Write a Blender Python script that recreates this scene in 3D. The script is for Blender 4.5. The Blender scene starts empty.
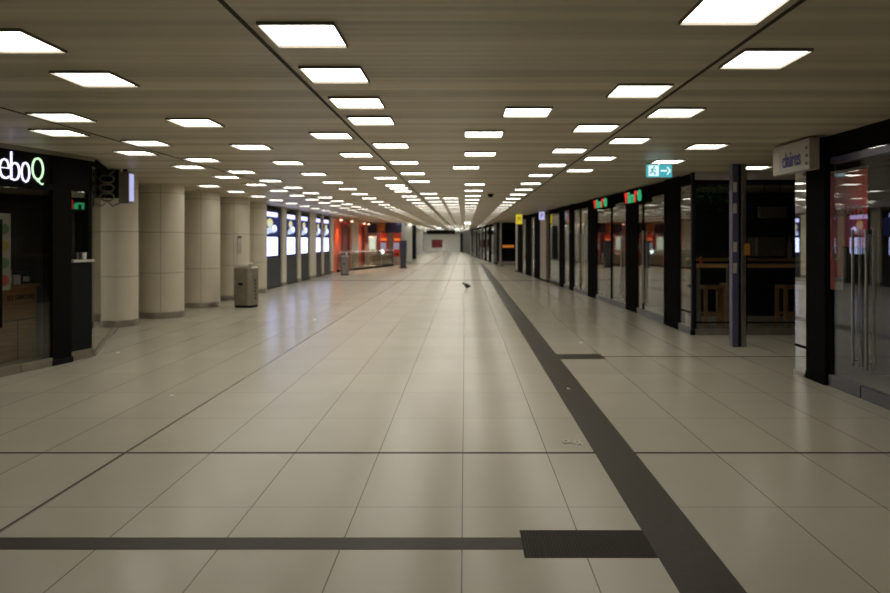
import bpy, bmesh, math, random
from mathutils import Vector, Matrix
random.seed(7)
S = bpy.context.scene
COL = S.collection
# ---------------------------------------------------------------- camera, world, exposure
EYE = 1.52; CEIL = 2.6; F = 700.0; VX = 465.0; VY = 240.0
cd = bpy.data.cameras.new('camera'); cam = bpy.data.objects.new('camera', cd); COL.objects.link(cam)
cam.location = (0, 0, EYE); cam.rotation_euler = (math.pi/2, 0, 0)
cd.sensor_width = 36; cd.lens = F/890*36
cd.shift_x = -(VX-445)/890; cd.shift_y = -(296.5-VY)/890
cd.clip_start = 0.05; cd.clip_end = 300
cd.dof.use_dof = True; cd.dof.focus_distance = 4.6; cd.dof.aperture_fstop = 2.0
S.camera = cam
W = bpy.data.worlds.new('world'); S.world = W; W.use_nodes = True
W.node_tree.nodes['Background'].inputs[0].default_value = (0.02, 0.02, 0.022, 1)
W.node_tree.nodes['Background'].inputs[1].default_value = 0.3
S.view_settings.view_transform = 'Standard'; S.view_settings.look = 'None'
S.view_settings.exposure = 0.0; S.view_settings.gamma = 1.0; S.view_settings.use_curve_mapping = False
LAMP = 7.1       # strength of the ceiling light diffusers
S.cycles.max_bounces = 8; S.cycles.diffuse_bounces = 4; S.cycles.glossy_bounces = 4
S.cycles.transparent_max_bounces = 16; S.cycles.caustics_reflective = False; S.cycles.sample_clamp_indirect = 4

# ---------------------------------------------------------------- materials
def mat(name, col, rough=0.5, metal=0.0, emit=None, es=0.0, spec=0.5, var=0.06, vscale=6.0, bump=0.0):
    m = bpy.data.materials.new(name); m.use_nodes = True
    nt = m.node_tree; b = nt.nodes['Principled BSDF']
    b.inputs['Roughness'].default_value = rough; b.inputs['Metallic'].default_value = metal
    b.inputs['Specular IOR Level'].default_value = spec
    tc = nt.nodes.new('ShaderNodeTexCoord'); nz = nt.nodes.new('ShaderNodeTexNoise'); nz.inputs['Scale'].default_value = vscale
    nt.links.new(tc.outputs['Object'], nz.inputs['Vector'])
    cr = nt.nodes.new('ShaderNodeValToRGB')
    cr.color_ramp.elements[0].position = 0.3; cr.color_ramp.elements[1].position = 0.7
    cr.color_ramp.elements[0].color = tuple(c*(1-var) for c in col) + (1,)
    cr.color_ramp.elements[1].color = tuple(min(1, c*(1+var)) for c in col) + (1,)
    nt.links.new(nz.outputs['Fac'], cr.inputs[0]); nt.links.new(cr.outputs[0], b.inputs['Base Color'])
    if emit:
        b.inputs['Emission Color'].default_value = tuple(emit)+(1,); b.inputs['Emission Strength'].default_value = es
    if bump:
        bp = nt.nodes.new('ShaderNodeBump'); bp.inputs['Strength'].default_value = bump; bp.inputs['Distance'].default_value = 0.01
        nt.links.new(nz.outputs['Fac'], bp.inputs['Height']); nt.links.new(bp.outputs[0], b.inputs['Normal'])
    return m

def glassmat(name, tint=(0.955, 0.97, 0.96), refl=0.85, base=0.055):
    m = bpy.data.materials.new(name); m.use_nodes = True; nt = m.node_tree
    nt.nodes.clear()
    out = nt.nodes.new('ShaderNodeOutputMaterial'); mx = nt.nodes.new('ShaderNodeMixShader')
    tr = nt.nodes.new('ShaderNodeBsdfTransparent'); tr.inputs[0].default_value = tint + (1,)
    gl = nt.nodes.new('ShaderNodeBsdfGlossy'); gl.inputs['Roughness'].default_value = 0.01; gl.inputs[0].default_value = (.95, .96, .95, 1)
    lw = nt.nodes.new('ShaderNodeLayerWeight'); lw.inputs['Blend'].default_value = .5
    fr = nt.nodes.new('ShaderNodeMath'); fr.operation = 'POWER'; fr.inputs[1].default_value = 4.5; nt.links.new(lw.outputs['Facing'], fr.inputs[0])
    ma = nt.nodes.new('ShaderNodeMath'); ma.operation = 'MULTIPLY_ADD'; ma.inputs[1].default_value = refl; ma.inputs[2].default_value = base; ma.use_clamp = True
    nt.links.new(fr.outputs[0], ma.inputs[0]); nt.links.new(ma.outputs[0], mx.inputs[0])
    nt.links.new(tr.outputs[0], mx.inputs[1]); nt.links.new(gl.outputs[0], mx.inputs[2]); nt.links.new(mx.outputs[0], out.inputs[0])
    return m

def floormat():
    m = bpy.data.materials.new('floor_tiles'); m.use_nodes = True; nt = m.node_tree; b = nt.nodes['Principled BSDF']
    L = nt.links.new
    def math_(op, a, b_=None, c=None):
        n = nt.nodes.new('ShaderNodeMath'); n.operation = op
        for i, v in enumerate((a, b_, c)):
            if v is None: continue
            if isinstance(v, (int, float)): n.inputs[i].default_value = v
            else: L(v, n.inputs[i])
        return n.outputs[0]
    tc = nt.nodes.new('ShaderNodeTexCoord'); sp = nt.nodes.new('ShaderNodeSeparateXYZ'); L(tc.outputs['Object'], sp.inputs[0])
    x = math_('MULTIPLY', math_('ADD', sp.outputs[0], 0.015+60), 1/0.6)
    y = math_('MULTIPLY', math_('ADD', sp.outputs[1], -4.98+99.5), 1/0.995)
    fx = math_('FRACT', x); fy = math_('FRACT', y)
    ex = math_('MINIMUM', fx, math_('SUBTRACT', 1.0, fx)); ey = math_('MINIMUM', fy, math_('SUBTRACT', 1.0, fy))
    jx = math_('LESS_THAN', ex, 0.0052); jy = math_('MULTIPLY', math_('LESS_THAN', ey, 0.0030), 0.7)
    # the one darker joint on the left, X = -2.415
    dk = math_('LESS_THAN', math_('ABSOLUTE', math_('ADD', sp.outputs[0], 2.43)), 0.0095)
    j = math_('MAXIMUM', math_('MAXIMUM', jx, jy), math_('MULTIPLY', dk, 1.25))
    cell = nt.nodes.new('ShaderNodeCombineXYZ'); L(math_('FLOOR', x), cell.inputs[0]); L(math_('FLOOR', y), cell.inputs[1])
    wn = nt.nodes.new('ShaderNodeTexWhiteNoise'); L(cell.outputs[0], wn.inputs['Vector'])
    nz = nt.nodes.new('ShaderNodeTexNoise'); nz.inputs['Scale'].default_value = 1.3; nz.inputs['Detail'].default_value = 6; L(tc.outputs['Object'], nz.inputs['Vector'])
    n2 = nt.nodes.new('ShaderNodeTexNoise'); n2.inputs['Scale'].default_value = 160; L(tc.outputs['Object'], n2.inputs['Vector'])
    v = math_('ADD', math_('ADD', math_('MULTIPLY', wn.outputs['Value'], 0.045), math_('MULTIPLY', nz.outputs['Fac'], 0.12)), math_('MULTIPLY', n2.outputs['Fac'], 0.05))
    v = math_('ADD', v, 0.855)
    base = nt.nodes.new('ShaderNodeVectorMath'); base.operation = 'SCALE'; base.inputs[0].default_value = (0.535, 0.50, 0.41); L(v, base.inputs['Scale'])
    mx = nt.nodes.new('ShaderNodeMix'); mx.data_type = 'RGBA'
    L(math_('MULTIPLY', j, 0.8), mx.inputs['Factor']); L(base.outputs[0], mx.inputs['A']); mx.inputs['B'].default_value = (0.10, 0.085, 0.065, 1)
    L(mx.outputs['Result'], b.inputs['Base Color'])
    L(math_('MULTIPLY_ADD', nz.outputs['Fac'], 0.04, 0.225), b.inputs['Roughness'])
    b.inputs['Specular IOR Level'].default_value = 0.38
    bp = nt.nodes.new('ShaderNodeBump'); bp.inputs['Strength'].default_value = 0.06; bp.inputs['Distance'].default_value = 0.004
    n3 = nt.nodes.new('ShaderNodeTexNoise'); n3.inputs['Scale'].default_value = 3.0; L(tc.outputs['Object'], n3.inputs['Vector'])
    return m

def ceilmat():
    m = bpy.data.materials.new('ceiling_slats'); m.use_nodes = True; nt = m.node_tree; b = nt.nodes['Principled BSDF']; L = nt.links.new
    tc = nt.nodes.new('ShaderNodeTexCoord'); mp = nt.nodes.new('ShaderNodeMapping'); mp.inputs['Scale'].default_value = (0.05, 3.2, 0.05)
    L(tc.outputs['Object'], mp.inputs[0])
    nz = nt.nodes.new('ShaderNodeTexNoise'); nz.inputs['Scale'].default_value = 1.0; nz.inputs['Detail'].default_value = 3; L(mp.outputs[0], nz.inputs['Vector'])
    wv = nt.nodes.new('ShaderNodeTexWave'); wv.wave_type = 'BANDS'; wv.bands_direction = 'Y'; wv.inputs['Scale'].default_value = 3.0; wv.inputs['Distortion'].default_value = 0
    L(tc.outputs['Object'], wv.inputs['Vector'])
    cr = nt.nodes.new('ShaderNodeValToRGB'); cr.color_ramp.elements[0].position = 0.40; cr.color_ramp.elements[1].position = 0.60
    cr.color_ramp.elements[0].color = (0.42, 0.365, 0.262, 1); cr.color_ramp.elements[1].color = (0.64, 0.575, 0.44, 1)
    L(nz.outputs['Fac'], cr.inputs[0]); L(cr.outputs[0], b.inputs['Base Color']); b.inputs['Roughness'].default_value = 0.45
    bp = nt.nodes.new('ShaderNodeBump'); bp.inputs['Strength'].default_value = 0.35; bp.inputs['Distance'].default_value = 0.02
    ad = nt.nodes.new('ShaderNodeMath'); ad.operation = 'MULTIPLY_ADD'; ad.inputs[1].default_value = 0.25
    L(wv.outputs['Fac'], ad.inputs[0]); L(nz.outputs['Fac'], ad.inputs[2])
    L(ad.outputs[0], bp.inputs['Height']); L(bp.outputs[0], b.inputs['Normal'])
    return m

def emitmat(name, col, s):
    m = bpy.data.materials.new(name); m.use_nodes = True; nt = m.node_tree; nt.nodes.clear()
    o = nt.nodes.new('ShaderNodeOutputMaterial'); e = nt.nodes.new('ShaderNodeEmission')
    e.inputs[0].default_value = tuple(col)+(1,); e.inputs[1].default_value = s; nt.links.new(e.outputs[0], o.inputs[0]); return m

def barmat(name, col, rough=0.3, scale=40):
    m = bpy.data.materials.new(name); m.use_nodes = True; nt = m.node_tree; b = nt.nodes['Principled BSDF']; L = nt.links.new
    tc = nt.nodes.new('ShaderNodeTexCoord'); wv = nt.nodes.new('ShaderNodeTexWave'); wv.bands_direction = 'X'; wv.inputs['Scale'].default_value = scale/6.283*1.6
    L(tc.outputs['Object'], wv.inputs['Vector'])
    cr = nt.nodes.new('ShaderNodeValToRGB'); cr.color_ramp.elements[0].color = tuple(c*0.5 for c in col)+(1,); cr.color_ramp.elements[1].color = tuple(col)+(1,); b.inputs['Specular IOR Level'].default_value = .1
    L(wv.outputs['Fac'], cr.inputs[0]); L(cr.outputs[0], b.inputs['Base Color']); b.inputs['Roughness'].default_value = rough
    bp = nt.nodes.new('ShaderNodeBump'); bp.inputs['Strength'].default_value = 0.5; bp.inputs['Distance'].default_value = 0.003
    L(wv.outputs['Fac'], bp.inputs['Height']); L(bp.outputs[0], b.inputs['Normal'])
    return m

def woodmat(name, c1, c2):
    m = bpy.data.materials.new(name); m.use_nodes = True; nt = m.node_tree; b = nt.nodes['Principled BSDF']; L = nt.links.new
    tc = nt.nodes.new('ShaderNodeTexCoord'); mp = nt.nodes.new('ShaderNodeMapping'); mp.inputs['Scale'].default_value = (1.0, 1.0, 12)
    L(tc.outputs['Object'], mp.inputs[0]); nz = nt.nodes.new('ShaderNodeTexNoise'); nz.inputs['Scale'].default_value = 3; nz.inputs['Detail'].default_value = 6
    L(mp.outputs[0], nz.inputs['Vector']); cr = nt.nodes.new('ShaderNodeValToRGB')
    cr.color_ramp.elements[0].position = .35; cr.color_ramp.elements[1].position = .65
    cr.color_ramp.elements[0].color = c1+(1,); cr.color_ramp.elements[1].color = c2+(1,)
    L(nz.outputs['Fac'], cr.inputs[0]); L(cr.outputs[0], b.inputs['Base Color']); b.inputs['Roughness'].default_value = .45
    return m

M = dict(
    floor=floormat(), ceil=ceilmat(),
    strip=mat('dark_floor_strip', (0.066, 0.057, 0.044), .4, vscale=30, spec=.12),
    grate=barmat('ribbed_floor_grate', (0.055, 0.046, 0.035), .6, 80),
    thin=mat('expansion_joint', (0.06, 0.05, 0.037), .6, spec=.05),
    lipm=mat('light_frame', (.22, .20, .16), .7),
    cream=mat('cream_panel', (0.64, 0.59, 0.48), .35, vscale=1.5),
    joint=mat('panel_joint', (0.24, 0.215, 0.17), .6),
    steel=mat('brushed_steel', (0.42, 0.39, 0.34), .32, .9, var=.12, vscale=9),
    binsteel=mat('dull_bin_steel', (0.30, 0.27, 0.215), .4, .6, var=.12, vscale=7),
    chrome=mat('polished_steel', (0.6, 0.59, 0.57), .15, 1.0),
    black=mat('black_aluminium', (0.010, 0.010, 0.009), .5, .0, vscale=12, spec=.0), railgrey=mat('dull_grey_rail', (.10, .10, .11), .4),
    dark=mat('charcoal_panel', (0.014, 0.015, 0.017), .4, spec=.04),
    darkgreen=mat('dark_green_panel', (0.035, 0.04, 0.045), .35, spec=.1),
    brown=mat('dark_brown_frame', (0.035, 0.016, 0.011), .4, spec=.03),
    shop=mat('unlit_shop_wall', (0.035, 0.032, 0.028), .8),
    shopfloor=mat('unlit_shop_floor', (0.07, 0.065, 0.055), .4),
    endwhite=mat('bright_white_paint', (.86, .87, .84), .5), white=mat('white_paint', (0.62, 0.61, 0.57), .5),
    greywall=mat('pale_grey_wall', (0.50, 0.50, 0.47), .5),
    glass=glassmat('shop_glass'), mirror=glassmat('mirrored_glass', (.9, .9, .92), .6, .42), rail=glassmat('balustrade_glass', (.75, .82, .78), 1, .03),
    lamp=emitmat('light_diffuser', (1.0, 0.955, 0.85), LAMP),
    signwhite=mat('sign_white', (0.44, 0.41, 0.36), .5),
    purple=mat('purple_letters', (0.10, 0.07, 0.28), .5),
    red=mat('red_banner', (0.85, 0.07, 0.055), .5),
    pale=mat('pale_print', (0.55, 0.50, 0.46), .6),
    scrw=emitmat('screen_white', (0.50, 0.56, 1.0), 3.6),
    scrh=emitmat('screen_header', (0.52, 0.53, 1.0), 2.4),
    scrn=emitmat('screen_navy', (0.03, 0.035, 0.11), 1.0),
    scry=emitmat('screen_yellow', (0.75, 0.72, 0.35), 1.0),
    scrb=emitmat('screen_paleblue', (0.55, 0.62, 0.85), 1.2),
    scrg=emitmat('screen_grey_lines', (0.62, 0.62, 0.85), 1.3),
    lw=emitmat('letter_white', (0.75, 0.72, 1.0), 1.7),
    lg=emitmat('letter_green', (0.62, 1.0, 0.58), 1.3),
    sg=emitmat('sign_green', (0.04, 0.42, 0.16), 0.9),
    sr=emitmat('sign_red', (0.75, 0.04, 0.035), 0.9),
    ex=emitmat('exit_teal', (0.07, 0.42, 0.48), 1.0),
    exw=emitmat('exit_white', (0.72, 0.98, 1.0), 1.1),
    yel=emitmat('sign_yellow', (0.85, 0.66, 0.04), .8),
    yeld=mat('yellow_ink', (0.25, 0.16, 0.01), .6),
    bw=emitmat('sign_bluewhite', (0.50, 0.50, 0.85), 1.0),
    glow=emitmat('small_lamp_glow', (0.85, 1.0, .95), 5.0),
    glowo=emitmat('orange_glow', (1.0, 0.30, 0.05), .5),
    spot=emitmat('spot_glow', (1.0, 0.42, 0.26), 12.0),
    redwall=mat('orange_red_wall', (0.80, 0.10, 0.02), .35),
    darkred=mat('dark_red_door', (0.10, 0.012, 0.01), .4),
    posterred=mat('dark_red_poster', (.22, .012, .012), .5), kred=mat('red_machine', (0.50, 0.05, 0.03), .4),
    navy=mat('navy_board', (0.02, 0.018, 0.06), .4), orange=mat('orange_board', (0.42, 0.16, 0.02), .5),
    lit=emitmat('lit_cabinet', (0.72, 0.80, 0.62), .9), korange=emitmat('machine_header', (1.0, 0.22, 0.04), .9),
    kscr=emitmat('machine_screen', (0.5, 0.5, 0.62), .5),
    wood=woodmat('orange_brown_wood', (0.27, 0.125, 0.04), (0.36, 0.18, 0.065)),
    wood2=woodmat('bar_wood', (0.28, 0.145, 0.055), (0.42, 0.23, 0.09)),
    ink=mat('dark_ink', (0.03, 0.02, 0.015), .6),
    bluelit=mat('blue_lit_steel', (0.085, 0.085, 0.15), .28), leaf=mat('green_leaves', (0.12, 0.34, 0.06), .6, var=.4),  # post and header steel: reflected blue light put into the base colour
    bird=mat('pigeon_feathers', (0.02, 0.02, 0.022), .6, vscale=30), foot=mat('pigeon_foot', (0.2, .06, .05), .6),
    paper=mat('white_paper', (0.7, 0.69, 0.65), .7), green=mat('green_print', (0.06, .13, .05), .6), redp=mat('red_print', (0.3, .05, .04), .6),
    cable=mat('cup_white', (0.75, .73, .7), .5), teal=mat('dark_terminal', (0.035, 0.04, 0.05), .4),
)

# ---------------------------------------------------------------- mesh helpers
class MB:
    """collects shapes into one mesh"""
    def __init__(s): s.v = []; s.f = []; s.m = []; s.mats = []
    def mi(s, m):
        if m not in s.mats: s.mats.append(m)
        return s.mats.index(m)
    def add(s, vs, fs, m):
        n = len(s.v); s.v += [tuple(v) for v in vs]; i = s.mi(m)
        for f in fs: s.f.append([n+k for k in f]); s.m.append(i)
    def box(s, x0, x1, y0, y1, z0, z1, m, T=None):
        vs = [Vector((x, y, z)) for z in (z0, z1) for y in (y0, y1) for x in (x0, x1)]
        if T: vs = [T @ v for v in vs]
        s.add(vs, [(0, 2, 3, 1), (4, 5, 7, 6), (0, 1, 5, 4), (2, 6, 7, 3), (0, 4, 6, 2), (1, 3, 7, 5)], m)
    def rings(s, rs, m, cap=True):
        k = len(rs[0]); vs = [p for r in rs for p in r]; fs = []
        for i in range(len(rs)-1):
            for j in range(k): fs.append((i*k+j, i*k+(j+1) % k, (i+1)*k+(j+1) % k, (i+1)*k+j))
        if cap: fs.append(tuple(range(k))[::-1]); fs.append(tuple((len(rs)-1)*k+j for j in range(k)))
        s.add(vs, fs, m)
    def lathe(s, cx, cy, prof, m, n=48, sx=1, sy=1):
        s.rings([[(cx+r*sx*math.cos(2*math.pi*j/n), cy+r*sy*math.sin(2*math.pi*j/n), z) for j in range(n)] for r, z in prof], m)
    def tube(s, pts, r, m, n=10):
        pts = [Vector(p) for p in pts]; rs = []
        for i, p in enumerate(pts):
            d = (pts[min(i+1, len(pts)-1)]-pts[max(i-1, 0)]).normalized()
            a = d.cross(Vector((0, 0, 1)) if abs(d.z) < .9 else Vector((1, 0, 0))).normalized(); b = d.cross(a)
            rr = r[i] if isinstance(r, (list, tuple)) else r
            rs.append([p+a*rr*math.cos(2*math.pi*j/n)+b*rr*math.sin(2*math.pi*j/n) for j in range(n)])
        s.rings(rs, m)
    def prism(s, pts, z0, z1, m):
        s.rings([[(x, y, z0) for x, y in pts], [(x, y, z1) for x, y in pts]], m)
    def poly(s, T, pts, d, m):           # outline in the local x,z plane of T, depth d along local y
        s.rings([[T @ Vector((x, 0, z)) for x, z in pts], [T @ Vector((x, d, z)) for x, z in pts]], m)
    def build(s, name, parent=None, org=None, bevel=0, smooth=False):
        me = bpy.data.meshes.new(name); o = bpy.data.objects.new(name, me)
        if org is None:
            if parent is not None: org = parent.location.copy()
            else: org = Vector((0, 0, 0))
        org = Vector(org); me.from_pydata([tuple(Vector(v)-org) for v in s.v], [], s.f)
        for m in s.mats: me.materials.append(M[m])
        for p, i in zip(me.polygons, s.m): p.material_index = i
        bm = bmesh.new(); bm.from_mesh(me); bmesh.ops.recalc_face_normals(bm, faces=bm.faces); bm.to_mesh(me); bm.free()
        if smooth:
            for p in me.polygons: p.use_smooth = True
            me.set_sharp_from_angle(angle=math.radians(35))
        COL.objects.link(o)
        if parent is not None: o.parent = parent; o.location = (0, 0, 0) if org == parent.location else org-parent.location
        else: o.location = org
        if bevel:
            b = o.modifiers.new('bevel', 'BEVEL'); b.width = bevel; b.segments = 2; b.limit_method = 'ANGLE'
        return o

def thing(name, label, cat, loc, group=None):
    o = bpy.data.objects.new(name, None); COL.objects.link(o); o.location = loc; o.empty_display_size = .1
    o['label'] = label; o['category'] = cat
    if group: o['group'] = group
    return o
def sub(part, o):      # a sub-part: shares its part's origin
    o.parent = part; o.location = (0, 0, 0); return o
def tag(o, label, cat, group=None):
    o['label'] = label; o['category'] = cat
    if group: o['group'] = group
    return o
def struct(o): o['kind'] = 'structure'; return o
def sbox(name, x0, x1, y0, y1, z0, z1, m, label=None):
    b = MB(); b.box(x0, x1, y0, y1, z0, z1, m); o = struct(b.build(name))
    if label: o['label'] = label
    return o
def frame_T(p, q):
    """local x runs from p to q on the floor, local y points to its left (90 deg ccw), z up"""
    d = (Vector(q)-Vector(p)).to_2d().normalized(); 
    return Matrix(((d.x, -d.y, 0, p[0]), (d.y, d.x, 0, p[1]), (0, 0, 1, p[2] if len(p) > 2 else 0), (0, 0, 0, 1)))
def text(name, s, T, x, z, h, w, m, parent, depth=0.006, y=0.0, offset=0.0):
    """text standing on the local x,z plane of T, reading along +x, seen from local -y"""
    cu = bpy.data.curves.new('t', 'FONT'); cu.body = s; cu.size = 1; cu.extrude = 0.5; cu.offset = offset; cu.resolution_u = 3
    to = bpy.data.objects.new('t', cu); me = bpy.data.meshes.new_from_object(to); bpy.data.objects.remove(to); bpy.data.curves.remove(cu)
    xs = [v.co.x for v in me.vertices]; ys = [v.co.y for v in me.vertices]
    x0, x1, y0, y1 = min(xs), max(xs), min(ys), max(ys); org = parent.location
    for v in me.vertices:
        c = v.co; p = Vector((x+(c.x-x0)/(x1-x0)*w, y-(c.z+.5)*depth, z+(c.y-y0)/(y1-y0)*h)); v.co = (T @ p)-org
    me.name = name; me.materials.clear(); me.materials.append(M[m])
    for p in me.polygons: p.material_index = 0
    o = bpy.data.objects.new(name, me); COL.objects.link(o); o.parent = parent; return o

# ---------------------------------------------------------------- room shell
Y0, Y1 = -5.0, 88.7
b = MB(); b.add([(-11, Y0, 0), (9, Y0, 0), (9, Y1, 0), (-11, Y1, 0)], [(0, 1, 2, 3)], 'floor'); b.box(-11, 9, Y0, Y1, -.1, -.012, 'floor'); struct(b.build('floor'))
sbox('ceiling', -11, 9, Y0, Y1, CEIL, CEIL+.1, 'ceil')
sbox('wall_back', -11, 9, Y0-.15, Y0, 0, CEIL, 'greywall')
sbox('wall_end', -11, 9, Y1, Y1+.15, 0, CEIL, 'endwhite')
sbox('wall_left', -11.15, -11, Y0, Y1, 0, CEIL, 'shop')
sbox('wall_right', 9, 9.15, Y0, Y1, 0, CEIL, 'shop')
nt_ = [0]
def trim(*a):
    nt_[0] += 1; return sbox('trim_%d' % nt_[0], *a)
# inlaid floor strips
E = .0012
trim(.925, 1.215, -1, 44, -.01, E, 'strip')
trim(-10, .285, 3.435, 3.575, -.01, E, 'strip')
trim(.285, .925, 3.345, 3.665, -.01, E, 'grate')
trim(-10, .925, 4.985, 5.015, -.01, E, 'thin'); trim(1.215, 9, 4.985, 5.015, -.01, E, 'thin')
trim(1.215, 1.80, 8.93, 9.33, -.01, E, 'strip'); trim(1.80, 7.5, 9.105, 9.15, -.01, E, 'thin')
trim(-6, .925, 26.1, 26.45, -.01, E, 'thin'); trim(1.215, 3, 26.1, 26.45, -.01, E, 'thin')
trim(-6, 2, 44.2, 45.0, -.01, E, 'thin')
trim(-1.75, -1.45, 52, 87, -.01, E, 'strip'); trim(-5.0, -1.75, 84, 87, -.01, E, 'strip')
# ceiling joints
for X in (-3.78, -1.10, 1.52): trim(X-.012, X+.012, Y0, 88, CEIL-.004, CEIL+.001, 'thin')

# left hall wall behind the pillars and the display bays
sbox('wall_left_cladding', -6.95, -6.75, 9.9, 21.2, 0, CEIL, 'cream')
sbox('wall_left_display', -6.75, -6.3, 21.2, 32.6, 0, CEIL, 'cream')
sbox('wall_left_niche', -6.75, -6.35, 32.6, 43.6, 0, CEIL, 'cream')
sbox('wall_cross', -6.35, -3.95, 43.45, 43.7, 0, CEIL, 'greywall')
b = MB(); b.prism([(-3.95, 43.45), (-3.95, 43.7), (-5.3, 88.7), (-6.0, 88.7), (-4.4, 43.7)], 0, CEIL, 'greywall'); struct(b.build('wall_left_far'))

# ---------------------------------------------------------------- ceiling lights
def lip(b, s, cx=0, cy=0, z=0):
    for (x0, x1, y0, y1) in ((-s, -s+.006, -s, s), (s-.006, s, -s, s), (-s+.006, s-.006, -s, -s+.006), (-s+.006, s-.006, s-.006, s)): b.box(cx+x0*.92, cx+x1*.92, cy+y0, cy+y1, z-.017, z, 'lipm')
def light_proto(simple):
    s = .21
    if simple:
        b = MB(); lip(b, s); b.box(-s*.91, s*.91, -s+.006, s-.006, -.003, 0, 'lamp'); return b.build('ceiling_light')
    r = thing('ceiling_light', '', 'ceiling light', (0, 0, 0))
    b = MB(); lip(b, s); b.build('frame', r)
    b = MB(); b.box(-s*.91, s*.91, -s+.006, s-.006, -.003, 0, 'lamp'); b.build('diffuser', r)
    return r
cols = {
 'the column farthest left over the shop': (-5.08, [13.9+1.65*i for i in range(12)]),
 'the outer left column beside the pillars': (-4.05, [7.0, 8.62, 10.29]+[11.93+1.65*i for i in range(22)]),
 'the column just right of the far-left ceiling joint': (-3.52, [6.12, 7.75, 9.39]+[11.03+1.65*i for i in range(22)]),
 'the column midway between the two left ceiling joints': (-2.46, [3.78, 4.67, 6.4, 8.07, 9.75]+[11.4+1.65*i for i in range(24)]),
 'the column just left of the long left ceiling joint': (-1.37, [7.2, 8.84, 10.4, 12.1, 13.75, 14.5, 15.4, 17.2, 18.6, 20.3]+[21.9+1.65*i for i in range(24)]),
 'the column just right of the long left ceiling joint': (-.84, [3.67, 4.55, 5.48, 6.3, 7.96, 9.69, 11.3, 12.8, 16.2]+[17.9+1.65*i for i in range(18)]),
 'the short column left of the ceiling centre': (-.37, [18, 19.5, 21.2]+[22.8+1.65*i for i in range(24)]),
 'the column down the ceiling centre': (.19, [5.88, 7.1, 8.74, 10.36, 13.5, 15.2, 17, 18.6, 20.3, 22]+[23.6+1.65*i for i in range(24)]),
 'the column just left of the right ceiling joint': (1.25, [3.26, 5.04, 6.72, 8.4, 10.04, 11.6, 13.3, 14.9, 16.5, 18.2, 19.9]+[21.5+1.65*i for i in range(14)]),
 'the column just right of the right ceiling joint': (1.77, [4.15, 5.9, 7.56, 9.2, 10.8]),
 'the right column before the dark shopfronts': (2.77, [8.04, 9.57]),
 'the passage beside the bar with the wooden counter': (4.3, [10.4]),
}
shift = {('the column down the ceiling centre', 0): .33, ('the column down the ceiling centre', 3): -.175}
ORD = ['nearest', 'second', 'third', 'fourth', 'fifth', 'sixth', 'seventh', 'eighth', 'ninth', 'tenth', 'eleventh', 'twelfth', 'thirteenth', 'fourteenth']
near = light_proto(False); far = light_proto(True); used = [False, False]; nlight = 0; far_b = MB()
for cname, (X, ys) in cols.items():
    while len(ys) > 20 and ys[-1] < 84: ys.append(ys[-1]+1.65)
    for i, y in enumerate(ys):
        x = X+shift.get((cname, i), 0)
        if y > 52:
            far_b.box(x-.2, x+.2, y-.2, y+.2, CEIL-.003, CEIL, 'lamp'); lip(far_b, .2, x, y, CEIL); continue
        if y < 15:
            if not used[0]: r = near; used[0] = True
            else:
                r = near.copy(); COL.objects.link(r)
                for ch in near.children:
                    c = ch.copy(); COL.objects.link(c); c.parent = r
        else:
            if not used[1]: r = far; used[1] = True
            else: r = far.copy(); COL.objects.link(r)
        r.location = (x, y, CEIL); nlight += 1
        n = ORD[i] if i < len(ORD) else None
        if len(ys) == 1: lab = 'lit square ceiling light over ' + cname
        elif n: lab = 'lit square ceiling light, %s from the front in %s' % (n, cname)
        else: lab = 'tiny distant lit ceiling light, far down %s' % cname
        if n and len(ys) > 1 and len(lab.split()) > 16: lab = 'ceiling light, %s in %s' % (n, cname)
        if len(lab.split()) > 16: lab = 'distant ceiling light far down %s' % cname
        r['label'] = ' '.join(lab.split()[:16]) if len(lab.split()) <= 16 else lab.replace('lit square ceiling light', 'ceiling light').replace('tiny distant lit ceiling light', 'distant ceiling light')
        r['category'] = 'ceiling light'; r['group'] = 'square ceiling lights of the hall'
[(far_b.box(x-.2, x+.2, y-.2, y+.2, CEIL-.003, CEIL, 'lamp'), lip(far_b, .2, x, y, CEIL)) for y in (79.6, 81.0, 82.4, 83.8, 85.2, 86.6) for x in (-4.9, -4.3, -3.1, -1.9, -.4)]  # denser extra rows added to brighten the end wall
o = far_b.build('ceiling_light'); o['kind'] = 'stuff'; tag(o, 'faint far ceiling lights merging, with extra rows added to brighten the end wall', 'ceiling light')
# rows continued behind the camera: unseen lights added for their light
for X in (-3.5, -.84, 1.25):
    for y in (-3.5, -1.2, 1.0):
        r = far.copy(); COL.objects.link(r); r.location = (X, y, CEIL); r['label'] = 'unseen square ceiling light added behind the viewer for its light'; r['group'] = 'added ceiling lights behind the viewer'

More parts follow.
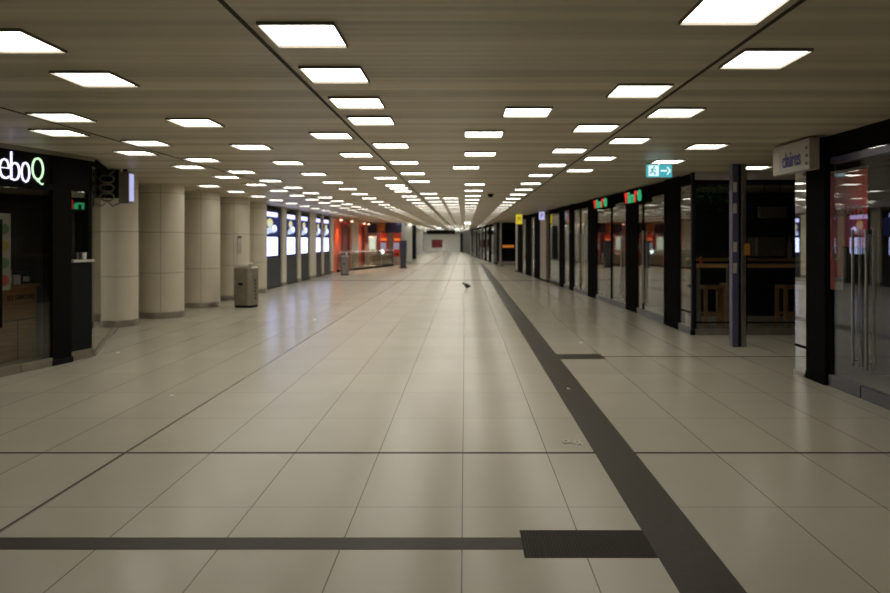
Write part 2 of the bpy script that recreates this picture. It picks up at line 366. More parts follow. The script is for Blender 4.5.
# dome camera and the small far lamps
t = thing('dome_camera', 'small black dome camera under the ceiling near the centre', 'camera', (.6, 16.4, CEIL))
b = MB(); b.lathe(.6, 16.4, [(.0, CEIL), (.07, CEIL), (.07, CEIL-.03), (.0, CEIL-.03)], 'black'); b.build('housing', t)
b = MB(); b.lathe(.6, 16.4, [(.062, CEIL-.03), (.058, CEIL-.05), (.035, CEIL-.075), (.005, CEIL-.085)], 'black'); b.build('dome', t, smooth=True)
for (px, py, Y, lab) in ((467.5, 223.5, 40, 'bright twin emergency lamp hanging over the centre, highest of three'), (439, 228.5, 58, 'bright small emergency lamp hanging left of the long dark board'), (457, 229.6, 62, 'bright small emergency lamp right of the long dark board')):
    X = (px-VX)*Y/F; Z = EYE+(VY-py)*Y/F
    t = thing('emergency_lamp', lab, 'lamp', (X, Y, Z), 'small emergency lamps far down the hall')
    b = MB(); b.box(X-.22, X+.22, Y-.03, Y+.03, Z-.06, Z+.09, 'white'); b.box(X-.01, X+.01, Y-.01, Y+.01, Z+.09, CEIL, 'white'); b.build('housing', t)
    for sx in (-.1, .1):
        b = MB(); b.rings([[(X+sx+.05*math.cos(a*math.pi/6), Y+dy, Z+.02+.04*math.sin(a*math.pi/6)) for a in range(12)] for dy in (-.06, -.03)], 'glow'); b.build('lens', t)

# ---------------------------------------------------------------- round pillars on the left
plab = ['cream round pillar nearest the glass shop, behind the hanging signs', 'second cream round pillar from the glass shop, left of the bin',
        'third cream round pillar, midway between shop and bin', 'cream round pillar behind the steel bin, with a small notice',
        'cream round pillar farthest back, touching the first bright display']
for i, (px, Y) in enumerate(((113, 12.45), (162, 13.9), (201, 15.95), (233, 18.0), (252, 20.3))):
    X = (px-VX)*Y/F; R = .415
    t = thing('round_pillar', plab[i], 'pillar', (X, Y, 0), 'cream round pillars')
    b = MB(); zz = [.12, .875, .885, 1.665, 1.675, 2.43, 2.44, CEIL]
    for k in range(0, 8, 2):
        b.lathe(X, Y, [(R, zz[k]), (R, zz[k+1])], 'cream')
    b.build('shaft', t, smooth=True)
    b = MB()
    for k in (1, 3, 5): b.lathe(X, Y, [(R-.006, zz[k]-.001), (R-.006, zz[k+1]+.001)], 'joint')
    for a in (-70, 20, 110, 200):
        ca, sa = math.cos(math.radians(a)), math.sin(math.radians(a))
        T = Matrix(((ca, -sa, 0, X), (sa, ca, 0, Y), (0, 0, 1, 0), (0, 0, 0, 1)))
        b.box(R-.01, R+.0015, -.004, .004, .12, CEIL-.01, 'joint', T)
    b.build('panel_joint', t)
    b = MB(); b.lathe(X, Y, [(R+.004, 0), (R+.004, .12)], 'steel'); o = b.build('plinth', t, smooth=True); o['label'] = 'brushed steel plinth ring'
    if i == 3:
        T = Matrix.Translation((X+.27, Y-.33, 0)) @ Matrix.Rotation(math.radians(39), 4, 'Z')
        b = MB(); b.box(-.05, .05, -.02, .0, 1.15, 1.62, 'pale', T); b.box(-.05, .05, -.022, -.018, 1.57, 1.62, 'ink', T)
        for k in range(5): b.box(-.035, .035, -.022, -.018, 1.2+k*.06, 1.215+k*.06, 'joint', T)
        b.build('notice', t)

# ---------------------------------------------------------------- advertising displays and pilasters along the left
XL = -6.05
def yl(px): return -XL*F/(VX-px)
disp = [(261, 280.6, 'nearest bright advertising display, partly behind the last round pillar'), (285.5, 296.7, 'second bright advertising display from the round pillars'),
        (300, 308.7, 'third bright advertising display, before the wide pilaster'), (315.4, 321, 'narrowest bright advertising display, fourth of five'),
        (323, 329.5, 'farthest bright advertising display, beside the red wall')]
for a, c, lab in disp:
    ya, yb = yl(a), yl(c); t = thing('advertising_display', lab, 'advertising display', (XL-.12, (ya+yb)/2, 0), 'bright advertising displays on the left')
    T = frame_T((XL, ya), (XL, yb))       # local x along +Y, local y points to -X ; seen side is local -y (+X)
    w = yb-ya; e = .16*w/1.6+.05; ri = w-.28*w/1.6
    b = MB(); b.box(0, w, 0, .2, 0, 2.5, 'dark', T); b.build('casing', t, bevel=.01)
    b = MB(); b.box(.03, w-.03, -.006, 0, .04, .98, 'darkgreen', T); b.build('lower_panel', t)
    b = MB(); b.box(e, ri, -.008, 0, 2.25, 2.39, 'scrh', T); b.build('header_strip', t)
    sc = MB(); sc.box(e-.03, w-.06, -.006, 0, 1.66, 2.25, 'scrn', T); scr = sc.build('screen', t)
    b = MB(); cx = e+(ri-e)*.42; s = (ri-e)
    def ell(x, z, rx, rz, m, d):
        b.poly(T, [(x+rx*math.cos(k*math.pi/10), z+rz*math.sin(k*math.pi/10)) for k in range(20)], d, m)
    ell(cx, 2.05, s*.22, .14, 'scry', -.010); ell(cx+s*.1, 1.83, s*.42, .085, 'scrb', -.012); ell(cx-s*.2, 1.76, s*.2, .06, 'scrb', -.0122)
    ell(cx+s*.33, 1.9, s*.15, .09, 'scrw', -.013); ell(cx+.02, 2.0, s*.1, .05, 'scrb', -.014)
    sub(scr, b.build('picture', t))
    b = MB(); b.box(e, ri, -.008, 0, 1.03, 1.61, 'scrw', T)
    for k in range(5): b.box(e+.08, ri-.12, -.010, -.008, 1.55-k*.035, 1.56-k*.035, 'scrg', T)
    for k in range(3): b.box(e+.15, ri-.2, -.010, -.008, 1.30-k*.08, 1.32-k*.08, 'scrg', T)
    b.build('text_panel', t)
pil = [(281, 285.2, 'slim cream pilaster between first and second displays'), (297, 299.8, 'slim cream pilaster between second and third displays'), (309, 315, 'wide cream pilaster between third and fourth displays'),
       (321.2, 322.8, 'slimmest cream pilaster before the farthest display'), (329.8, 332.6, 'cream pilaster between the last display and red wall')]
for a, c, lab in pil:
    ya, yb = yl(a), yl(c); t = thing('wall_pilaster', lab, 'pilaster', (XL+.02, (ya+yb)/2, 0), 'cream pilasters between displays')
    b = MB(); b.box(XL-.25, XL+.05, ya, yb, .12, CEIL, 'cream'); b.build('shaft', t, bevel=.01)
    b = MB(); b.box(XL-.25, XL+.055, ya-.005, yb+.005, 0, .12, 'joint'); b.build('plinth', t)
# ---------------------------------------------------------------- red niches
XR = -6.2
def niche(ya, ym, yb, lab1, lab2):
    o = MB(); o.box(XR-.15, XR, ya, ym, 0, 2.52, 'redwall'); o.box(XR-.15, XR, ym, yb, 2.40, 2.52, 'redwall'); tag(o.build('red_wall_panel', org=(XR, ya, 0)), lab1, 'wall panel', 'orange red wall panels')
    t = thing('arched_door', lab2, 'door', (XR, (ym+yb)/2, 0), 'dark red arched doors')
    T = frame_T((XR-.02, ym), (XR-.02, yb)); w = yb-ym; n = 12
    b = MB(); pts = [(.03, 0)]+[(w/2-(w/2-.03)*math.cos(k*math.pi/n), 2.05+.32*math.sin(k*math.pi/n)) for k in range(n+1)]+[(w-.03, 0)]
    b.poly(T, pts, .08, 'darkred'); leaf = b.build('door_leaf', t)
    b = MB(); pp = [T @ Vector((x, -.01, z)) for x, z in pts]; b.tube(pp, .035, 'red'); b.build('door_frame', t)
    b = MB(); b.tube([T @ Vector((w*.8, -.05, .95)), T @ Vector((w*.8, -.05, 1.25))], .015, 'chrome'); sub(leaf, b.build('handle', t))
niche(32.75, 35.0, 37.7, 'glowing orange red wall panel right of the last display', 'dark red arched door in the nearer red niche')
niche(40.3, 41.8, 43.3, 'deep red wall panel beyond the cream block', 'dark red arched door in the farther red niche')
o = MB(); o.box(XR-.15, XR+.1, 37.75, 40.25, 0, CEIL, 'cream'); tag(o.build('wall_block', org=(XR, 39, 0)), 'broad cream wall block between the two red niches', 'wall block')
for (X, Y, lab) in ((-6.0, 33.9, 'red glowing ceiling spot over the orange red wall panel'), (-5.9, 36.5, 'red glowing ceiling spot over the nearer arched door'), (-5.9, 41.0, 'ceiling spot over the farther red wall panel'), (-5.85, 42.6, 'ceiling spot over the farther arched door')):
    t = thing('ceiling_spot', lab, 'spotlight', (X, Y, CEIL), 'red ceiling spots over the niches')
    b = MB(); b.lathe(X, Y, [(.07, CEIL), (.07, CEIL-.10)], 'white'); b.build('housing', t)
    sd = bpy.data.lights.new('spot_lamp', 'SPOT'); sd.energy = 170; sd.color = (1.0, .62, .42); sd.spot_size = math.radians(95); sd.spot_blend = .6; sd.shadow_soft_size = .05
    so = bpy.data.objects.new('spot_lamp', sd); COL.objects.link(so); so.parent = t; so.location = (0, 0, -.15); so.rotation_euler = (0, math.radians(-14), 0)
    b = MB(); b.lathe(X, Y, [(.065, CEIL-.10), (.05, CEIL-.125), (.01, CEIL-.13)], 'spot'); b.build('bulb', t)
# balustrade
p0, p1 = Vector((-6.05, 33.2, 0)), Vector((-4.2, 41.0, 0)); t = thing('glass_balustrade', 'low glass balustrade with steel handrail before the red niches', 'railing', p0)
T = frame_T(p0, p1); Lb = (p1-p0).length
b = MB(); b.tube([T @ Vector((0, 0, .93)), T @ Vector((Lb, 0, .93))], .035, 'chrome'); b.build('handrail', t, smooth=True)
b = MB(); b.box(0, Lb, -.04, .04, 0, .10, 'dark', T); b.build('base_rail', t)
for k in range(5):
    x = k*Lb/4; b = MB(); b.tube([T @ Vector((x, 0, .1)), T @ Vector((x, 0, .9))], .022, 'steel'); b.build('post', t)
    if k < 4: b = MB(); b.box(x+.05, x+Lb/4-.05, -.006, .006, .12, .86, 'rail', T); b.build('glass_panel', t)

# ---------------------------------------------------------------- steel bins
def bin_(X, Y, w, h, lab, crumple, rot):
    t = thing('steel_bin', lab, 'litter bin', (X, Y, 0)); T = Matrix.Translation((X, Y, 0)) @ Matrix.Rotation(rot, 4, 'Z')
    c = w*.16; a = w/2; d = w*.45
    o8 = [(-a+c, -d), (a-c, -d), (a, -d+c), (a, d-c), (a-c, d), (-a+c, d), (-a, d-c), (-a, -d+c)]
    def ring(z, s=1.0, tilt=0): return [T @ Vector((x*s, y*s, z+tilt*(y/d))) for x, y in o8]
    b = MB(); b.rings([ring(.05), ring(h-.06)], 'binsteel'); bd = b.build('body', t, bevel=.006)
    b = MB(); b.rings([ring(0, .93), ring(.05, .93)], 'black'); b.build('base', t)
    b = MB(); b.rings([ring(h-.06, 1.02), ring(h-.045, 1.02), ring(h-.005, .8), ring(h, .5)], 'steel'); b.build('lid', t)
    b = MB(); b.box(-.07*w/.5, .05*w/.5, -d-.012, -d+.01, h*.54, h*.60, 'black', T); sub(bd, b.build('slot', t))
    b = MB()
    for k in range(6): b.box(a-.001, a+.004, -.03, .03, h*.2+k*h*.085, h*.2+k*h*.085+h*.05, 'ink', T)
    sub(bd, b.build('side_marking', t))
    b = MB(); b.box(-.012, .012, -d-.004, -d+.002, .06, h-.08, 'joint', T @ Matrix.Translation((a*.42, 0, 0))); b.build('door_seam', t)
    if crumple:
        bm = bmesh.new(); bmesh.ops.create_icosphere(bm, subdivisions=2, radius=.075)
        for v in bm.verts: v.co *= random.uniform(.65, 1.15); v.co.z *= .7
        me = bpy.data.meshes.new('paper_wad'); bm.to_mesh(me); bm.free(); me.materials.append(M['paper'])
        o = bpy.data.objects.new('paper_wad', me); COL.objects.link(o); o.location = T @ Vector((a*.62, -.05, h+.05))
        tag(o, 'crumpled white paper lying on the near steel bin', 'paper')
    return t
bin_(-4.97, 15.9, .46, .93, 'large octagonal steel bin standing before the round pillars', True, math.radians(-14))
bin_(-5.2, 30.3, .34, .86, 'small distant steel bin before the orange red wall', False, 0)
b = MB(); b.lathe(-5.13, 30.3, [(.03, .86), (.045, .97)], 'cable', 16); tag(b.build('paper_cup', org=(-5.13, 30.3, .86)), 'white paper cup left on the distant steel bin', 'cup')

# ---------------------------------------------------------------- machines and boards on the cross wall
Yc = 43.4
def fx(px, Y): return (px-VX)*Y/F
def fz(py, Y): return EYE+(VY-py)*Y/F
def wallboard(name, px0, px1, py0, py1, m, lab, cat, Y=Yc, d=.12):
    b = MB(); b.box(fx(px0, Y), fx(px1, Y), Y-d, Y, fz(py1, Y), min(fz(py0, Y), CEIL-.01), m); return tag(b.build(name, org=(fx(px0, Y), Y, fz(py1, Y)), bevel=.01), lab, cat)
wallboard('sign_board', 368, 377, 224, 233, 'navy', 'dark purple sign board above the lit cabinet', 'sign board')
wallboard('sign_board', 378.3, 385.5, 222.5, 231.5, 'orange', 'ochre orange sign board above the red ticket machine', 'sign board', d=.2)
wallboard('sign_board', 386, 401.8, 222.5, 232.5, 'navy', 'wide navy sign board right of the ochre one', 'sign board')
t = thing('display_cabinet', 'tall white display cabinet glowing pale green beside red niche', 'cabinet', (fx(373, Yc), Yc-.4, 0))
x0, x1 = fx(369, 43), fx(376.5, 43)
b = MB(); b.box(x0, x1, 42.9, 43.4, 0, 1.75, 'white'); b.build('cabinet_body', t, bevel=.01)
b = MB(); b.box(x0+.05, x1-.06, 42.88, 42.9, .95, 1.68, 'lit'); b.build('lit_window', t)
for (pa, pb, lab) in ((380.5, 388, 'red ticket machine left of its twin, under the ochre board'), (393.5, 401, 'red ticket machine nearest the dark terminal')):
    x0, x1 = fx(pa, 43), fx(pb, 43); t = thing('ticket_machine', lab, 'ticket machine', ((x0+x1)/2, 43, 0), 'red ticket machines')
    b = MB(); b.box(x0, x1, 42.8, 43.4, 0, 1.95, 'kred'); mb_ = b.build('machine_body', t, bevel=.015)
    b = MB(); b.box(x0+.05, x1-.05, 42.78, 42.8, 1.48, 1.62, 'korange'); b.build('header_light', t)
    b = MB(); b.box(x0+.03, x1-.1, 42.77, 42.8, .95, 1.35, 'kscr'); b.build('screen', t)
    b = MB(); b.box(x0+.02, x1-.02, 42.76, 42.8, .0, .5, 'steel'); b.build('lower_cover', t)
    b = MB(); b.box(x0+.12, x1-.12, 42.76, 42.8, .6, .7, 'black'); sub(mb_, b.build('ticket_slot', t))
t = thing('steel_counter', 'long low steel counter between cabinet and ticket machine', 'counter', (-5.3, 42.6, 0))
b = MB(); b.box(-5.62, -4.45, 42.3, 42.7, .06, .62, 'steel'); b.build('counter_body', t, bevel=.01)
b = MB(); b.box(-5.66, -4.41, 42.26, 42.74, .62, .68, 'white'); b.build('countertop', t)
b = MB(); b.box(-5.6, -4.47, 42.34, 42.7, 0, .06, 'black'); b.build('kick_plate', t)
b = MB(); b.lathe(-5.0, 42.4, [(.02, .68), (.09, .72), (.11, .82), (.07, .92), (.01, .95)], 'glow', 20); tag(b.build('globe_lamp', org=(-5.0, 42.4, .68), smooth=True), 'small white globe lamp glowing on the steel counter', 'lamp')
# info terminal
t = thing('information_terminal', 'dark tall information terminal standing alone in the hall', 'terminal', (-3.35, 38.0, 0))
b = MB(); b.box(-3.55, -3.15, 37.8, 38.2, 0, .05, 'black'); b.build('base_plate', t)
b = MB(); b.rings([[(-3.5, 37.9, .05), (-3.2, 37.9, .05), (-3.2, 38.1, .05), (-3.5, 38.1, .05)], [(-3.54, 37.9, 1.0), (-3.16, 37.9, 1.0), (-3.16, 38.1, 1.0), (-3.54, 38.1, 1.0)], [(-3.54, 37.95, 1.5), (-3.16, 37.95, 1.5), (-3.16, 38.1, 1.5), (-3.54, 38.1, 1.5)]], 'teal'); b.build('casing', t, bevel=.01)
b = MB(); T = Matrix(((1, 0, 0, -3.35), (0, 1, .09, 37.9), (0, 0, 1, 1.02), (0, 0, 0, 1))); b.box(-.15, .15, -.012, .0, .04, .42, 'navy', T); b.build('screen', t)
# far left pillars
for (X, Y, r, m, lab) in ((fx(408.5, 46), 46, .22, 'white', 'slim white pillar right of the ticket machines'), (fx(413.5, 52), 52, .2, 'dark', 'slim dark pillar just beyond the white one')):
    t = thing('slim_pillar', lab, 'pillar', (X, Y, 0)); b = MB(); b.box(X-r, X+r, Y-r, Y+r, .1, CEIL, m); b.build('shaft', t, bevel=.02)
    b = MB(); b.box(X-r-.01, X+r+.01, Y-r-.01, Y+r+.01, 0, .1, 'steel'); b.build('plinth', t)

# ---------------------------------------------------------------- end wall
for n, (pa, pb) in enumerate(((415, 422), (460.3, 468.5)), 1):
    x0, x1 = fx(pa, Y1), fx(pb, Y1); e = bpy.data.objects.new('door_%d' % n, None); COL.objects.link(e); e.location = (x0, Y1, 0); struct(e)
    b = MB(); b.box(x0, x1, Y1-.06, Y1, 0, 2.4, 'dark'); b.build('door_leaf', e)
    b = MB(); b.tube([((x0+x1)/2, Y1-.1, .9), ((x0+x1)/2, Y1-.1, 1.4)], .02, 'steel'); b.build('door_handle', e)
wallboard('wall_poster', 431.7, 442.6, 239.6, 247.6, 'posterred', 'square red poster on the white wall closing the hall', 'poster', Y=Y1, d=.05)
Y = 70; t = thing('hanging_sign_board', 'long black sign board hanging before the far white wall', 'sign board', (fx(441, Y), Y, 2.12))
b = MB(); b.box(fx(426.6, Y), fx(455, Y), Y-.1, Y+.1, 2.1, 2.52, 'black'); b.build('board', t, bevel=.01)
for px in (430, 451): b = MB(); b.box(fx(px, Y)-.02, fx(px, Y)+.02, Y-.02, Y+.02, 2.52, CEIL, 'steel'); b.build('hanger', t)

# ---------------------------------------------------------------- right shopfronts: near shop
XS = 3.78
def col_box(name, x0, x1, y0, y1, m, lab, group='black shopfront columns', z1=CEIL):
    t = thing(name, lab, 'column', ((x0+x1)/2, (y0+y1)/2, 0), group)
    b = MB(); b.box(x0, x1, y0, y1, .08, z1, m); b.build('shaft', t, bevel=.006)
    b = MB(); b.box(x0-.004, x1+.004, y0-.004, y1+.004, 0, .08, 'black'); b.build('foot', t); return t
def T_right(y): # local x runs toward the camera (-Y) so text reads from the hall
    return frame_T((XS, y), (XS, y-1))
trim(XS, XS+.15, -2, 7.3, 2.40, CEIL, 'black')
trim(XS+.02, XS+.13, -2, 7.28, 2.31, 2.375, 'bluelit')
col_box('shopfront_column', XS-.02, XS+.045, 7.32, 7.72, 'black', 'thick black column at the corner of the near right shop')
nw = [0]
def glazing(p, q, z0=.12, z1=2.4, rail='railgrey', handles=(), m='glass', railh=.12, toprail='black', kind='window', midrail=None, stile='black', stiles=True, hm='steel'):
    """a glazed bay from floor point p to q"""
    nw[0] += 1; e = bpy.data.objects.new('%s_%d' % (kind, nw[0]+(2 if kind == 'door' else 0)), None); COL.objects.link(e); e.location = (p[0], p[1], 0); struct(e)
    T = frame_T(p, q); w = (Vector(q)-Vector(p)).length
    b = MB(); b.box(0, w, -.006, .006, z0, z1, m, T); b.build('pane', e)
    b = MB(); b.box(0, w, -.03, .03, 0, z0, rail, T); b.build('bottom_rail', e, bevel=.004)
    b = MB(); b.box(0, w, -.03, .03, z1, min(z1+.08, CEIL-.005), toprail, T); b.build('top_rail', e)
    if stiles:
        b = MB(); b.box(0, .025, -.02, .02, z0, z1, stile, T); b.box(w-.025, w, -.02, .02, z0, z1, stile, T); b.build('stile', e)
    if midrail: b = MB(); b.box(0, w, -.015, .015, midrail-.012, midrail+.012, stile, T); b.build('mid_rail', e)
    for (x, za, zb) in handles:
        for sgn in (-1, 1):
            y = sgn*.036
            b = MB(); b.tube([T @ Vector((x, y, za)), T @ Vector((x, y, zb))], .014, hm); 
            for zz in (za+.06, zb-.06): b.tube([T @ Vector((x, 0, zz)), T @ Vector((x, y, zz))], .009, hm, 8)
            b.build('door_handle', e, smooth=True)
    return e
glazing((XS+.04, 7.3), (XS+.04, 6.72), handles=((.47, .29, 1.62),), kind='door', stiles=False)
glazing((XS+.04, 6.70), (XS+.04, 5.6), handles=((.10, .29, 1.62),), kind='door', stiles=False)
glazing((XS+.04, 5.58), (XS+.04, 3.6), stiles=False, kind='window')
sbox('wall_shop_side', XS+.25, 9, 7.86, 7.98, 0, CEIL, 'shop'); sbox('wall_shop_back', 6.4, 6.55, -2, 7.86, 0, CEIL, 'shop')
# mirrored end glass left of the column
glazing((XS-.01, 7.98), (XS-.01, 7.73), z0=.05, z1=2.42, m='mirror', midrail=.33, rail='steel', stiles=False)
# shop sign box
t = thing('shop_sign_box', 'projecting white shop sign box with purple letters on black column', 'shop sign', (XS-.12, 7.8, 2.26))
b = MB(); b.box(XS-.24, XS-.13, 7.2, 8.05, 2.25, 2.575, 'signwhite'); sbx = b.build('sign_box', t, bevel=.008)
T = frame_T((XS-.242, 8.05), (XS-.242, 7.2))
sub(sbx, text('lettering', 'claires', T, .25, 2.315, .17, .42, 'purple', t, .006, offset=.012))
b = MB(); b.box(.03, .19, -.006, 0, 2.29, 2.50, 'pale', T)
for z in (2.30, 2.38, 2.46): b.box(.79, .82, -.012, 0, z, z+.03, 'joint', T)
b.build('end_panel', t)
b = MB(); b.box(XS-.13, XS-.02, 7.4, 7.45, 2.35, 2.5, 'black'); b.box(XS-.13, XS-.02, 7.62, 7.67, 2.35, 2.5, 'black'); b.build('bracket', t)
# red banner inside
t = thing('hanging_banner', 'red banner with pale lettering hanging behind the near shop glass', 'banner', (XS+.25, 7.2, 1.05))
T = frame_T((XS+.25, 7.72), (XS+.25, 7.02))
b = MB(); b.box(0, .70, 0, .012, 1.45, 2.24, 'red', T); b.box(0, .24, 0, .012, .98, 1.45, 'red', T); b.box(.12, .26, -.003, 0, .98, 1.12, 'pale', T); b.build('cloth', t)
text('lettering', 'GRATIS', T, .08, 1.77, .10, .58, 'pale', t, .004, y=-.002)
text('lettering', 'O', T, .05, 1.30, .17, .15, 'pale', t, .004, y=-.002)
b = MB(); b.tube([T @ Vector((-.02, 0, 2.26)), T @ Vector((.72, 0, 2.26))], .012, 'steel'); b.tube([T @ Vector((.1, 0, 2.26)), T @ Vector((.1, 0, CEIL))], .004, 'steel', 6); b.tube([T @ Vector((.6, 0, 2.26)), T @ Vector((.6, 0, CEIL))], .004, 'steel', 6); b.build('hanging_rod', t)
# display stands inside
for k, (x, y, lab) in enumerate(((4.9, 6.9, 'pale accessory rack nearest the red banner inside shop'), (5.0, 5.9, 'pale accessory rack farther right inside the near shop'))):
    t = thing('accessory_rack', lab, 'rack', (x, y, 0), 'accessory racks')
    b = MB(); b.box(x-.25, x+.25, y-.3, y+.3, 0, .08, 'dark'); b.build('rack_base', t)
    b = MB(); b.box(x-.03, x+.03, y-.28, y+.28, .08, 1.9, 'pale'); b.build('back_panel', t)
    for q in range(5):
        b = MB(); b.box(x-.22, x-.03, y-.26, y+.26, .3+q*.33, .32+q*.33, 'white'); b.build('shelf', t)

# ---------------------------------------------------------------- restaurant on the right
YR = 11.2; XC = 3.65
sbox('wall_restaurant_top', XC, 9, YR-.02, YR+.12, 2.48, CEIL, 'pale')
def xr(px): return fx(px, YR)
edges = [693.5, 733.5, 746.5, 790, 840]
glazing((XC+.02, YR), (fx(735, YR), YR), z0=.10, z1=2.40, midrail=.20, rail='steel')
glazing((fx(745, YR), YR), (fx(812, YR), YR), z0=.10, z1=2.40, midrail=.20, rail='steel')
glazing((fx(812.5, YR), YR), (9, YR), z0=.10, z1=2.40, midrail=.20, rail='steel')
col_box('corner_frame', XC-.03, XC+.02, YR-.03, YR+.03, 'dark', 'thin dark corner frame of the bar front', 'thin frames')
# tall steel post, its left face coloured with the screens' blue reflection
Yp = 9.94; X0 = fx(732.4, Yp); X1 = fx(747, Yp); w = X1-X0
t = thing('steel_post', 'tall steel post coloured with blue screen reflection, orange tag, before the bar', 'post', ((X0+X1)/2, Yp, 0))
b = MB(); b.box(X0, X0+w*.42, Yp, Yp+.12, 0, CEIL, 'bluelit'); b.build('left_profile', t)
b = MB(); b.box(X0+w*.42, X0+w*.62, Yp+.03, Yp+.12, 0, CEIL, 'black'); b.build('channel', t)
b = MB(); b.box(X0+w*.62, X0+w*.92, Yp-.01, Yp+.12, 0, CEIL, 'steel'); b.build('steel_profile', t, bevel=.005)
b = MB(); b.box(X0+w*.92, X1, Yp+.02, Yp+.12, 0, CEIL, 'black'); b.build('edge_profile', t)
b = MB(); b.box(X0+w*.82, X1+.03, Yp-.03, Yp-.01, fz(255, Yp), fz(243.5, Yp), 'orange'); o = b.build('tag_plate', t); o['label'] = 'orange tag plate'
b = MB()
for z in (1.05, 1.35, 1.9, 2.2): b.box(X0+.01, X0+w*.3, Yp-.006, Yp, z, z+.14, 'pale')
b.build('sticker', t)
b = MB(); b.box(X0-.2, X1+.14, Yp+.12, Yp+.15, .20, .225, 'steel'); b.build('crossbar', t)
# interior
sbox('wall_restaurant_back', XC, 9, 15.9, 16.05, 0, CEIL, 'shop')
def bar_table(px0, px1, Y, lab):
    x0, x1 = fx(px0, Y), fx(px1, Y); z = fz(264.5, Y)
    t = thing('bar_table', lab, 'table', ((x0+x1)/2, Y+.2, 0), 'wooden bar tables')
    b = MB(); b.box(x0, x1, Y, Y+.4, z-.055, z, 'wood2'); b.build('tabletop', t, bevel=.005)
    for x in (x0+.06, x1-.06):
        b = MB(); b.box(x-.025, x+.025, Y+.15, Y+.2, 0, z-.055, 'steel'); b.build('leg', t)
    return z
zt = bar_table(698, 736, 11.5, 'wooden bar table behind glass left of the steel post')
bar_table(744, 830, 11.5, 'wooden bar table behind glass right of the steel post')
def stool(px, Y, lab, h=.72, w=.40):
    x = fx(px, Y); t = thing('bar_stool', lab, 'stool', (x, Y, 0), 'wooden bar stools')
    b = MB(); b.box(x-w/2, x+w/2, Y-w/2, Y+w/2, h-.05, h, 'wood2'); b.build('seat', t, bevel=.006)
    for sx in (-1, 1):
        for sy in (-1, 1):
            b = MB(); cx, cy = x+sx*(w/2-.03), Y+sy*(w/2-.03); b.box(cx-.028, cx+.028, cy-.028, cy+.028, 0, h-.05, 'wood2'); b.build('leg', t)
    for sy in (-1, 1): b = MB(); b.box(x-w/2+.058, x+w/2-.058, Y+sy*(w/2-.03)-.012, Y+sy*(w/2-.03)+.012, .2, .24, 'wood2'); b.build('stretcher', t)
stool(712, 12.3, 'wooden bar stool under the table left of the post')
stool(791, 12.3, 'wooden bar stool partly behind the near black column')
stool(732, 12.9, 'wooden bar stool half hidden behind the steel post', .72, .34)
b = MB(); X = fx(701, 11.65); b.lathe(X, 11.65, [(.03, zt), (.035, zt+.07), (.02, zt+.1), (.018, zt+.14)], 'redp', 16); tag(b.build('sauce_bottle', org=(X, 11.65, zt), smooth=True), 'small red sauce bottle on the left bar table', 'bottle')
# hanging foliage
t = thing('hanging_foliage', 'green leafy planter hanging under the ceiling behind bar glass', 'plant', (fx(716, 12), 12, 2.35))
x0, x1 = fx(697, 12), fx(737, 12)
b = MB(); b.box(x0, x1, 11.9, 12.15, 2.44, 2.52, 'black'); b.box(x0+.1, x0+.13, 12, 12.03, 2.52, CEIL, 'black'); b.box(x1-.13, x1-.1, 12, 12.03, 2.52, CEIL, 'black'); b.build('trough', t)
b = MB()
for k in range(420):
    x, y, z = random.uniform(x0, x1), random.uniform(11.8, 12.25), 2.5-abs(random.gauss(0, .17)); a = random.random()*6.28; r = random.uniform(.02, .05); tl = random.uniform(-.6, .6)
    d = Vector((math.cos(a), math.sin(a), tl)).normalized(); n_ = Vector((-math.sin(a), math.cos(a), 0))
    c = Vector((x, y, z)); b.add([c-d*r, c+n_*r*.45, c+d*r, c-n_*r*.45, c+Vector((0, 0, .006))], [(0, 1, 4), (1, 2, 4), (2, 3, 4), (3, 0, 4)], 'leaf')
o = b.build('leaves', t)
# wall unit and bar objects
t = thing('menu_board', 'blank pale menu board on the dark wall behind the bar', 'menu board', (fx(773, 13.4), 13.4, 2.0))
x0, x1 = fx(760, 13.4), fx(787, 13.4); b = MB(); b.box(x0, x1, 13.4, 13.52, fz(218, 13.4), fz(206.5, 13.4), 'joint'); b.build('board', t, bevel=.01)
b = MB(); b.box(x0+.1, x0+.11, 13.45, 13.46, fz(206.5, 13.4), CEIL, 'black'); b.box(x1-.11, x1-.1, 13.45, 13.46, fz(206.5, 13.4), CEIL, 'black'); b.build('hanger', t)
t = thing('service_counter', 'dark service counter deep inside the bar', 'counter', (6.0, 14.2, 0))
b = MB(); b.box(4.5, 7.6, 14.0, 14.6, 0, 1.1, 'dark'); b.build('counter_body', t); b = MB(); b.box(4.45, 7.65, 13.95, 14.65, 1.1, 1.15, 'wood2'); b.build('countertop', t)
t = thing('coffee_machine', 'pale coffee machine standing on the dark service counter', 'coffee machine', (fx(768, 14.2), 14.2, 1.15))
X = fx(768, 14.2); b = MB(); b.box(X-.3, X+.3, 14.05, 14.5, 1.19, 1.58, 'binsteel'); b.build('machine_body', t, bevel=.03)
for sx in (-.25, .25): b = MB(); b.box(X+sx-.02, X+sx+.02, 14.1, 14.45, 1.15, 1.19, 'black'); b.build('foot', t)
b = MB(); b.box(X-.25, X+.25, 14.1, 14.45, 1.58, 1.61, 'black'); b.build('cup_tray', t)
X = fx(784.5, 14.2)+.1; b = MB(); b.lathe(X, 14.2, [(.05, 1.15), (.05, 1.42), (.02, 1.52), (.02, 1.6)], 'pale', 16); tag(b.build('bottle', org=(X, 14.2, 1.15), smooth=True), 'pale bottle on the service counter beside coffee machine', 'bottle')

